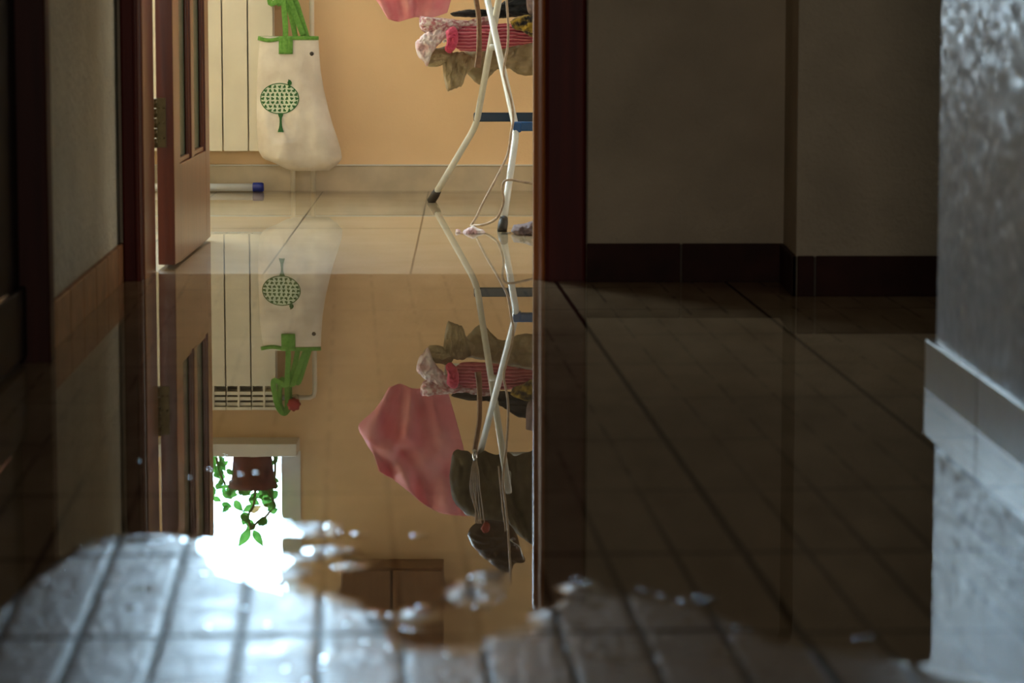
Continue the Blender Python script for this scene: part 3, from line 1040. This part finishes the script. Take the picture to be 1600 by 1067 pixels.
# ------------------------------------------------------------------ tube with a blue cap on the floor
bm = bmesh.new()
xa, xb, xc = (240 - 800) / F * 9.815, (396 - 800) / F * 9.815, (412 - 800) / F * 9.815
add_lathe(bm, [(.0115, xa), (.0128, xa + .004), (.0128, xb)], (0, 9.815, .0135), 24, 'x')
tb = thing('plastic_tube', 'white tube with a navy blue end cap lying on the wet floor under the radiator', 'tube', (xb, 9.815, 0))
obj('tube_body', bm, M_TUBE, tb)
bm = bmesh.new()
add_lathe(bm, [(.0125, xb - .003), (.0150, xb - .002), (.0152, xc - .006), (.013, xc - .001), (.009, xc)], (0, 9.815, .0145), 24, 'x')
obj('end_cap', bm, M_CAP, tb)

# ------------------------------------------------------------------ clothes airer
foot_a = Vector((-.2455, 9.37, 0)); foot_b = Vector((-.0262, 8.27, 0))
rack = thing('drying_rack', 'white folding clothes airer with blue braces standing in the water', 'drying rack', (-.1, 8.85, 0))
RL_ = .62                                     # distance to the twin legs at the other end
pa = [foot_a + Vector((0, 0, .004)), W(709, 258, 9.32), W(735, 215, 9.27), W(744, 196, 9.25), W(749, 170, 9.2), W(764, 95, 9.05), W(781, 22, 8.9), M(795, 768, 8.62)]
pb = [foot_b + Vector((0, 0, .004)), W(797, 270, 8.42), W(807, 205, 8.56), W(806, 186, 8.58), W(793, 115, 8.66), W(778, 55, 8.74), W(763, 0, 8.82), M(748, 716, 9.02)]


def soft(pts, idx):
    """round the bend at idx with extra points, leave the rest straight"""
    q = [Vector(p) for p in pts]
    a, b, c = q[0], q[idx], q[-1]
    k = .045
    e0 = b + (a - b).normalized() * k; e1 = b + (c - b).normalized() * k
    arc = [e0.lerp(b, t).lerp(b.lerp(e1, t), t) for t in [i / 8 for i in range(9)]]
    return [a, a.lerp(e0, .5)] + arc + [e1.lerp(c, .5), c]


for dx in (0, RL_):
    for nm, p in (('leg', pa), ('leg', pb)):
        q = [v + Vector((dx, 0, 0)) for v in p]
        bm = bmesh.new(); add_tube(bm, soft(q, 3 if p is pa else 2), .0098, 16)
        lg = obj(nm, bm, M_RACK, rack)
        d = (q[1] - q[0]).normalized()
        bm = bmesh.new(); add_tube(bm, [q[0] - d * .008, q[0] - d * .004, q[0] + d * .024, q[0] + d * .040], [.010, .0135, .0135, .0112], 16)
        obj('rubber_foot', bm, M_RUBBER, lg)
za = W(760, 183, 9.23); zb = W(806, 197, 8.57)
bm = bmesh.new(); x0 = W(740, 183, 9.24).x; add_box(bm, x0, .40, 9.222, 9.250, za.z - .0135, za.z + .0135)
o = obj('brace', bm, M_BLUE_DARK, rack, smooth=False, mods=(('bevel', .004, 3),)); o['label'] = 'dark blue rear cross brace'
bm = bmesh.new()
x0 = W(801, 197, 8.57).x
add_box(bm, x0, .62, 8.555, 8.585, zb.z - .0135, zb.z + .0125)
add_box(bm, x0 + .001, x0 + .024, 8.548, 8.592, zb.z - .017, zb.z + .012)
o = obj('brace', bm, M_BLUE, rack, smooth=False, mods=(('bevel', .005, 3),)); o['label'] = 'bright blue front cross brace'
# pivot at the crossing
pv = W(772, 74, 8.88)
bm = bmesh.new(); add_lathe(bm, [(.004, -.014), (.009, -.013), (.009, .013), (.004, .014)], (pv.x + .0, 8.88, pv.z), 16, 'x')
obj('pivot', bm, M_RACK, rack)
# upper frame and wires
ta, tb_ = pa[-1], pb[-1]
zt = ta.z
bm = bmesh.new()
add_tube(bm, [tb_, tb_ + Vector((RL_, 0, 0))], .0085)
obj('top_rail', bm, M_RACK, rack)
ZL = W(760, 66, 9.0).z
for k in range(7):
    y = 9.075 + .03 * k
    bm = bmesh.new(); add_tube(bm, [(-.20 if k > 2 else -.06, y + .05, ZL), (.6, y + .05, ZL)], .0025, 8)
    obj('lower_wire', bm, M_RACK, rack)
bm = bmesh.new()
add_tube(bm, [(-.20, 9.07, ZL), (-.20, 9.28, ZL)], .004, 10); 
obj('lower_frame', bm, M_RACK, rack)
pk = M(722, 790, 9.2)
bm = bmesh.new()
add_tube(bm, smooth_path([ta, ta + Vector((0, .3, 0)), ta + Vector((0, .66, 0)), ta + Vector((.03, .70, 0)), ta + Vector((.3, .70, 0)), ta + Vector((RL_ - .03, .70, 0)), ta + Vector((RL_, .66, 0)), ta + Vector((RL_, .3, 0)), ta + Vector((RL_, 0, 0))], 4), .0065, 12)
obj('upper_frame', bm, M_RACK, rack)


# ------------------------------------------------------------------ washing on the airer
def garment(name, label, cat, outline, Y, thick, mat, mirror=False, **kw):
    bm = bmesh.new(); add_lump(bm, outline, Y, thick, mirror, **kw)
    o = obj(name, bm, mat)
    tag(o, label, cat, None)
    return o


garment('garment', 'folded pink red garment with many horizontal creases in the middle of the washing pile', 'clothes',
        [(704, 52), (716, 42), (745, 38), (790, 38), (850, 40), (853, 62), (820, 70), (780, 78), (735, 82), (712, 76)],
        9.12, .035, M_PINK_FOLD, amp=.009, scale=15, vec=(1.2, 1, 9), seed=3)
garment('garment', 'bright rose rolled cloth end poking out of the washing pile', 'clothes',
        [(696, 50), (706, 42), (714, 46), (716, 62), (712, 76), (702, 84), (695, 78), (698, 66)], 9.075, .018, M_HOT, amp=.006, scale=60, seed=4)
garment('garment', 'white garment with pink flower print spread on top of the washing pile', 'clothes',
        [(655, 42), (657, 26), (672, 28), (700, 30), (740, 33), (762, 26), (775, 36), (760, 46), (728, 52), (708, 46), (690, 52), (672, 52), (660, 50)],
        9.13, .035, M_FLORAL, amp=.008, scale=34, vec=(1, 1, 2.2), seed=5)
garment('garment', 'pink and white cloth drooping over the left end of the pile', 'clothes',
        [(684, 42), (706, 46), (702, 58), (690, 66), (676, 84), (668, 104), (662, 98), (652, 86), (649, 68), (658, 58), (668, 50)],
        9.12, .028, M_WHITEPINK, amp=.010, scale=30, vec=(1.6, 1, 1.6), seed=6)
garment('garment', 'small beige cloth folded against the lower left of the pile', 'clothes',
        [(664, 82), (682, 76), (700, 74), (708, 86), (700, 98), (684, 104), (670, 104), (660, 94)], 9.16, .026, M_BEIGE, amp=.006, scale=40, seed=7)
garment('garment', 'thin beige garment dangling lowest beneath the pink pile', 'clothes',
        [(691, 96), (700, 86), (722, 82), (740, 92), (742, 104), (728, 118), (722, 134), (706, 141), (699, 143), (694, 124)],
        9.16, .024, M_BEIGE, amp=.009, scale=30, vec=(2.4, 1, .9), seed=8)
garment('garment', 'wide beige garment sagging behind the crossed airer legs', 'clothes',
        [(722, 82), (760, 76), (800, 68), (853, 62), (855, 100), (835, 118), (812, 118), (795, 108), (770, 112), (752, 134), (735, 122), (724, 104)],
        9.22, .035, M_BEIGE, amp=.010, scale=22, vec=(1.4, 1, 1.2), seed=9)
garment('garment', 'black garment laid along the top of the pile behind the airer legs', 'clothes',
        [(703, 22), (725, 17), (765, 14), (790, 2), (815, -14), (850, -16), (855, 22), (820, 26), (780, 30), (740, 28), (712, 27)],
        9.19, .035, M_BLACKC, amp=.008, scale=30, vec=(1, 1, 2), seed=10)
garment('garment', 'yellow garment with black pattern beside the door jamb', 'clothes',
        [(797, 34), (812, 26), (855, 24), (857, 58), (835, 60), (815, 50), (802, 46)], 9.06, .025, M_YELLOW, amp=.008, scale=40, seed=11)
garment('garment', 'grey mauve garment at the top right of the pile', 'clothes',
        [(822, -22), (858, -26), (860, 26), (838, 26), (824, 18)], 9.06, .022, M_GREYC, amp=.006, scale=30, seed=12)

# big pink cloth, mostly seen mirrored
Yk = 9.28
ctrl = [  # rows along the cloth, photo positions of the mirror image with a depth
    [(731, 806, 0), (735, 770, .02), (728, 725, .01), (722, 690, -.01), (708, 640, 0), (700, 612, .01)],
    [(702, 803, -.03), (700, 770, -.05), (700, 728, -.02), (694, 690, -.06), (680, 640, -.05), (672, 605, -.02)],
    [(668, 792, -.01), (662, 762, .015), (664, 722, -.05), (664, 688, -.02), (656, 645, -.01), (654, 606, -.01)],
    [(636, 764, -.04), (634, 742, -.065), (634, 712, .0), (636, 682, -.075), (640, 640, -.06), (642, 606, -.03)],
    [(612, 748, -.01), (608, 728, .01), (610, 704, -.055), (616, 674, .0), (622, 634, .01), (626, 599, .0)],
    [(594, 737, -.04), (588, 716, -.03), (582, 700, -.02), (580, 680, -.045), (596, 640, -.05), (612, 603, -.02)],
    [(594, 735, -.02), (584, 710, -.01), (572, 690, .0), (561, 664, .0), (586, 640, -.01), (609, 604, .0)],
]
bm = bmesh.new()
add_loft(bm, [[M(x, y, Yk + d * .9) for x, y, d in r] for r in ctrl], 8)
crumple(bm, .007, 24, 3, (1.2, 1, 1.2))
crumple(bm, .0022, 75, 9, (1.6, 1, .8))
o = obj('pink_cloth', bm, M_PINK, None, mods=(('solid', .0022),))
tag(o, 'large crumpled pink cloth hanging off the left side of the airer', 'clothes')

garment('garment', 'dark olive garment hanging from the upper rail, seen only mirrored in water', 'clothes',
        [(702, 742), (708, 706), (725, 702), (742, 710), (758, 704), (775, 709), (792, 705), (806, 711), (822, 706), (850, 712), (856, 850), (815, 838), (790, 815), (760, 812), (728, 800), (708, 780)],
        8.985, .028, M_OLIVE, mirror=True, amp=.012, scale=20, vec=(2.2, 1, .7), seed=14)
garment('garment', 'narrow pale blue cloth wedged between pink cloth and olive skirt', 'clothes',
        [(708, 752), (716, 750), (732, 786), (735, 805), (724, 800), (712, 778)], 9.08, .018, M_PALE, mirror=True, amp=.003, scale=30, seed=15)

# leather bag on top of the airer
hb = thing('leather_bag', 'dark brown leather shoulder bag on top of the airer, its straps dangling', 'bag', tuple(M(780, 830, 8.62)))
bm = bmesh.new()
add_lump(bm, [(730, 836), (736, 822), (750, 813), (772, 811), (795, 818), (808, 836), (814, 858), (821, 874), (816, 880), (804, 880), (797, 892), (784, 890), (768, 880), (752, 866), (738, 852)],
         8.62, .035, True, amp=.007, scale=26, vec=(1, 1, 2), seed=16)
obj('bag_body', bm, M_LEATHER, hb)
bm = bmesh.new()
add_lump(bm, [(751, 826), (758, 815), (765, 820), (764, 830), (756, 833)], 8.585, .008, True, rings=6, seg=30, amp=.001, scale=50)
o = obj('tassel', bm, M_RED, hb); o['label'] = 'small red tab'
bm = bmesh.new(); add_tube(bm, smooth_path([M(795, 842, 8.58), M(803, 848, 8.575), M(811, 853, 8.575), M(815, 864, 8.58), M(818, 874, 8.59)], 5), .0016, 8)
o = obj('zip', bm, M_CHROME, hb); o['label'] = 'bright metal zip edge'
bm = bmesh.new(); add_tube(bm, smooth_path([M(791, 888, 8.6), M(786, 898, 8.6), M(790, 908, 8.6), M(800, 914, 8.6)], 6), .0018, 8)
obj('loop', bm, M_LEATHER, hb)

# brown shoulder strap and its thin strings
ss = thing('shoulder_strap', 'tan strap hanging beside the pink pile in front of the airer legs', 'strap', tuple(W(747, 100, 8.62)))
st = [M(742, 704, 8.62), W(746, 8, 8.62), W(749, 30, 8.62), W(749.5, 60, 8.62), W(748.5, 84, 8.62), W(746, 106, 8.62)]
bm = bmesh.new(); add_tube(bm, smooth_path(st, 8), [.0058] * 24 + [.0058 + .0042 * k / 16 for k in range(17)], 14, .32, (0, 1, 0))
obj('strap_band', bm, M_STRAP, ss)
bm = bmesh.new(); add_tube(bm, smooth_path([v + Vector((-.0072 - .0022 * (i == 6), -.004, 0)) for i, v in enumerate(st)], 8), .0014, 8)
o = obj('strap_piping', bm, M_CORD, ss)
bm = bmesh.new(); add_lathe(bm, [(.003, 0), (.0075, .006), (.0075, .024), (.003, .034)], tuple(M(742, 708, 8.60) + Vector((0, 0, -.012))), 14)
o = obj('clip', bm, M_CHROME, ss)
random.seed(2)
for k, (xa_, xb_) in enumerate(((735, 748), (738, 746), (741, 750), (744, 743), (747, 752), (750, 757))):
    bm = bmesh.new()
    add_tube(bm, smooth_path([M(742, 708, 8.61), M(742 + (xa_ - 742) * .7, 735, 8.60), M(xa_, 765, 8.59), M((xa_ + xb_) / 2, 790, 8.59), M(xb_, 818, 8.59)], 6), .0016, 8)
    obj('string', bm, M_CORD, ss)

# long cord: down the front leg to the floor and back up
cord = [M(801, 912, 8.5), M(797, 880, 8.5), M(794, 830, 8.5), M(790, 790, 8.5), M(786, 750, 8.5), M(791, 700, 8.5), W(794, 40, 8.5), W(793, 74, 8.5), W(787, 108, 8.5), W(791, 130, 8.5), W(799, 160, 8.5),
        W(802, 185, 8.5), W(799, 205, 8.48), W(794, 238, 8.46), W(785, 260, 8.44), W(772, 285, 8.42), W(756, 315, 8.40), W(744, 340, 8.38), Vector((-.111, 8.37, .006)),
        Vector((-.100, 8.35, .008)), W(752, 352, 8.33), W(765, 348, 8.32), W(777, 340, 8.3), W(784, 326, 8.28), W(787, 312, 8.25), W(785, 295, 8.24), W(788, 284, 8.24), W(797, 281, 8.24), W(815, 284, 8.24), W(850, 290, 8.26)]
bm = bmesh.new(); add_tube(bm, smooth_path(cord, 8), .0034, 10)
tag(obj('cord', bm, M_CORD), 'long beige cord trailing down the front leg of the airer to the floor', 'cord')
cord2 = [M(779, 728, 8.52), M(782, 760, 8.52), M(786, 800, 8.52), M(790, 830, 8.51)]
bm = bmesh.new(); add_tube(bm, smooth_path(cord2, 8), .0020, 8)
tag(obj('cord', bm, M_CORD), 'short loose cord end hanging beside the leather bag', 'cord')
# floating rag by the front foot
bm = bmesh.new()
add_lump(bm, [(712, 362), (724, 364), (736, 357), (748, 360), (760, 366), (748, 373), (734, 374), (722, 371), (712, 373)], 8.22, .03, False, rings=14, seg=90, amp=.006, scale=60, seed=20)
for v in bm.verts: v.co.z = v.co.z * 1.0 + .005 if v.co.z > 0 else v.co.z * .2
tag(obj('wet_rag', bm, M_WHITEPINK), 'small pale knotted rag floating left of the front airer foot', 'rag')
bm = bmesh.new()
add_lump(bm, [(798, 364), (803, 354), (815, 352), (828, 349), (852, 346), (860, 364), (845, 370), (812, 370)], 8.18, .04, False, rings=16, seg=90, amp=.012, scale=42, seed=21)
for v in bm.verts: v.co.z = max(v.co.z, -.0005)
tag(obj('wet_rag', bm, M_GREYC), 'crumpled mauve grey rag lying in the water beside the door jamb', 'rag')
bm = bmesh.new()
add_lump(bm, [(780, 366), (795, 363), (806, 366), (800, 370), (784, 371)], 8.2, .012, False, rings=8, seg=40, amp=.001, scale=60, seed=22)
for v in bm.verts: v.co.z = max(v.co.z, -.0005)
tag(obj('foil_scrap', bm, M_CHROME), 'shiny scrap floating right at the front airer foot', 'scrap')

# ------------------------------------------------------------------ plant on the sill
pl = thing('potted_plant', 'trailing green plant in a terracotta pot on the window sill, mirrored upside down', 'plant', (-.845, 9.80, .845))
pc = ((390 - 800) / F * 9.8, 9.802, .846)
bm = bmesh.new()
add_lathe(bm, [(.058, 0), (.062, .003), (.070, .085), (.078, .088), (.079, .108), (.072, .108), (.068, .095)], pc, 36)
obj('pot', bm, M_POT, pl)


def add_leaf(bm, base, tip, width, bend=.15, ny=0.0):
    base, tip = Vector(base), Vector(tip); d = tip - base; L = d.length
    s = d.cross(Vector((0, -1, ny))).normalized()
    n = s.cross(d).normalized()
    K = 8; L_, C_, R_ = [], [], []
    for k in range(K + 1):
        t = k / K
        wv = width * math.sin(PI * t ** .8) * (1 - .25 * t) + .0004
        c = base + d * t + n * L * bend * (t * t)
        C_.append(bm.verts.new(c)); L_.append(bm.verts.new(c - s * wv + n * wv * .35)); R_.append(bm.verts.new(c + s * wv + n * wv * .35))
    for k in range(K):
        bm.faces.new((L_[k], C_[k], C_[k + 1], L_[k + 1])); bm.faces.new((C_[k], R_[k], R_[k + 1], C_[k + 1]))


random.seed(11)
bm = bmesh.new(); bs = bmesh.new()


def leafpx(x, y, ang, ln, wd, Y=9.79):
    b = M(x, y, Y); t = M(x + ln * math.cos(ang), y + ln * math.sin(ang), Y + random.uniform(-.02, .02))
    add_leaf(bm, b, t, 1.35 * wd / F * 9.8, random.uniform(-.1, .2), random.uniform(-.2, .2))


for k in range(34):
    leafpx(random.uniform(322, 354), random.uniform(706, 776), random.uniform(0, 2 * PI), random.uniform(10, 20), random.uniform(2.5, 4.5), random.uniform(9.76, 9.86))
for k in range(14):
    leafpx(random.uniform(350, 420), random.uniform(756, 766), random.uniform(-.6, PI + .6), random.uniform(12, 22), random.uniform(3, 5))
for x, y, a, ln, wd in ((428, 706, 1.2, 16, 3.5), (433, 716, 2.2, 14, 3), (428, 748, .6, 10, 3), (432, 756, 1.8, 10, 3), (412, 758, .8, 24, 6), (434, 766, 2.4, 24, 6), (372, 770, -.2, 26, 5), (352, 772, 0, 22, 5),
                        (408, 780, .4, 24, 6), (430, 784, 2.3, 20, 5.5), (420, 800, -.3, 16, 5), (398, 788, 2.6, 22, 5), (380, 800, 1.2, 18, 6), (386, 806, 2.0, 16, 5), (414, 806, 1.9, 18, 5.5), (418, 812, 2.6, 18, 5),
                        (366, 782, .9, 22, 5), (356, 790, 2.2, 16, 4), (424, 772, 2.9, 22, 5), (404, 770, 2.5, 20, 5), (388, 778, .5, 20, 5), (400, 818, 2.6, 18, 5), (384, 812, .6, 18, 5), (346, 786, .3, 18, 4), (391, 826, 2.15, 34, 6), (396, 828, 1.05, 30, 5), (376, 806, .2, 14, 4), (404, 812, .9, 14, 4)):
    leafpx(x, y, a, ln, wd)
o = obj('foliage', bm, M_LEAF, pl); o['kind'] = 'stuff'
bm = bmesh.new()
leafpx(390, 800, -.5, 22, 5); leafpx(410, 790, -.1, 20, 3)
obj('withered_leaf', bm, M_DRYLEAF, pl)['label'] = 'withered tan leaf'
for path in (((415, 758), (424, 776), (428, 790), (416, 806), (402, 816), (392, 828)), ((400, 757), (398, 775), (396, 790), (388, 806), (392, 826)), ((428, 757), (430, 730), (429, 706)), ((352, 757), (344, 740), (338, 715))):
    add_tube(bs, smooth_path([M(x, y, 9.79) for x, y in path], 5), .0042, 8)
obj('stem', bs, M_STEM, pl)

# ------------------------------------------------------------------ brown cabinet high on the far wall
zc0 = M(620, 889, 9.70).z
bm = bmesh.new(); xcl, xcr = (528 - 800) / F * 9.7, (690 - 800) / F * 9.7
cb = thing('wall_cabinet', 'brown wooden cabinet high on the far wall, mirrored at the bottom of the puddle', 'cabinet', (xcl, 9.78, zc0))
add_box(bm, xcl, xcr, 9.72, 9.878, zc0, zc0 + .62)
obj('cabinet_body', bm, M_CABINET, cb, smooth=False, mods=(('bevel', .003, 2),))
for k in range(2):
    a = xcl + .004 + k * (xcr - xcl) / 2; b = a + (xcr - xcl) / 2 - .008
    bm = bmesh.new(); add_box(bm, a, b, 9.702, 9.719, zc0 + .006, zc0 + .614)
    dr = obj('cabinet_door', bm, M_CABINET, cb, smooth=False, mods=(('bevel', .003, 2),))
    bm = bmesh.new(); add_lathe(bm, [(.004, 9.692), (.009, 9.682), (.008, 9.676), (.003, 9.674)], (b - .02 if k == 0 else a + .02, 0, zc0 + .3), 14, 'y')
    add_lathe(bm, [(.004, 9.690), (.004, 9.703)], (b - .02 if k == 0 else a + .02, 0, zc0 + .3), 10, 'y')
    obj('knob', bm, M_BRASS, dr)

# ------------------------------------------------------------------ beads of water and bubbles
drops = [(118, 854, 5), (160, 862, 4), (100, 878, 6), (62, 910, 6), (88, 890, 5), (232, 850, 6), (245, 848, 5), (262, 842, 5), (292, 845, 5), (308, 862, 6), (318, 858, 6), (314, 896, 6),
         (518, 818, 5), (562, 835, 6), (535, 830, 5), (548, 857, 6), (552, 881, 7), (656, 837, 6), (320, 980, 6), (423, 977, 7), (380, 950, 7), (549, 977, 6), (618, 962, 6), (619, 1014, 7), (640, 982, 6), (652, 985, 6),
         (664, 948, 6), (708, 1027, 7), (745, 904, 6), (766, 911, 6), (752, 950, 6), (768, 935, 5), (755, 928, 5), (907, 908, 6), (923, 918, 6), (1008, 925, 5), (1041, 934, 5), (1076, 944, 7), (1098, 935, 6), (1160, 985, 6), (1155, 1008, 5),
         (452, 1046, 7), (510, 1043, 6), (395, 1050, 6), (372, 1050, 6), (485, 1066, 6), (1348, 1000, 6), (890, 1015, 5), (590, 966, 5), (575, 1005, 5), (1110, 940, 5),
         (295, 628, 3), (215, 720, 3), (294, 746, 3), (326, 654, 2.5), (318, 684, 2.5), (325, 733, 3), (404, 600, 2), (395, 540, 2), (451, 438, 2), (420, 560, 2), (835, 428, 4), (852, 431, 3), (350, 712, 3), (375, 740, 3), (400, 738, 3)]
bm = bmesh.new()
random.seed(8)
for (px, py, r) in drops:
    X, Y = floor_hit(px, py)
    rr = r / F * Y * ((2.8 if px > 560 else 2.0) if Y < 4.4 else .5)
    hgt = rr * ((.5 if px > 850 else .26 if px > 700 else .17 if px > 560 or px < 240 else .08) if Y < 4.4 else .35)
    z0 = max(float(floor_height(np.array([X]), np.array([Y]))[0]), 0.0) if Y < 4.4 else 0.0
    prof = [(rr * math.cos(a), z0 - .0003 + hgt * math.sin(a)) for a in [PI / 2 * k / 7 for k in range(7)]] + [(rr * .04, z0 + hgt)]
    add_lathe(bm, prof, (X, Y, 0), 20)
tag(obj('water_drops', bm, M_DROP), 'beads of water glinting along the near edge of the puddle', 'water', kind='stuff')
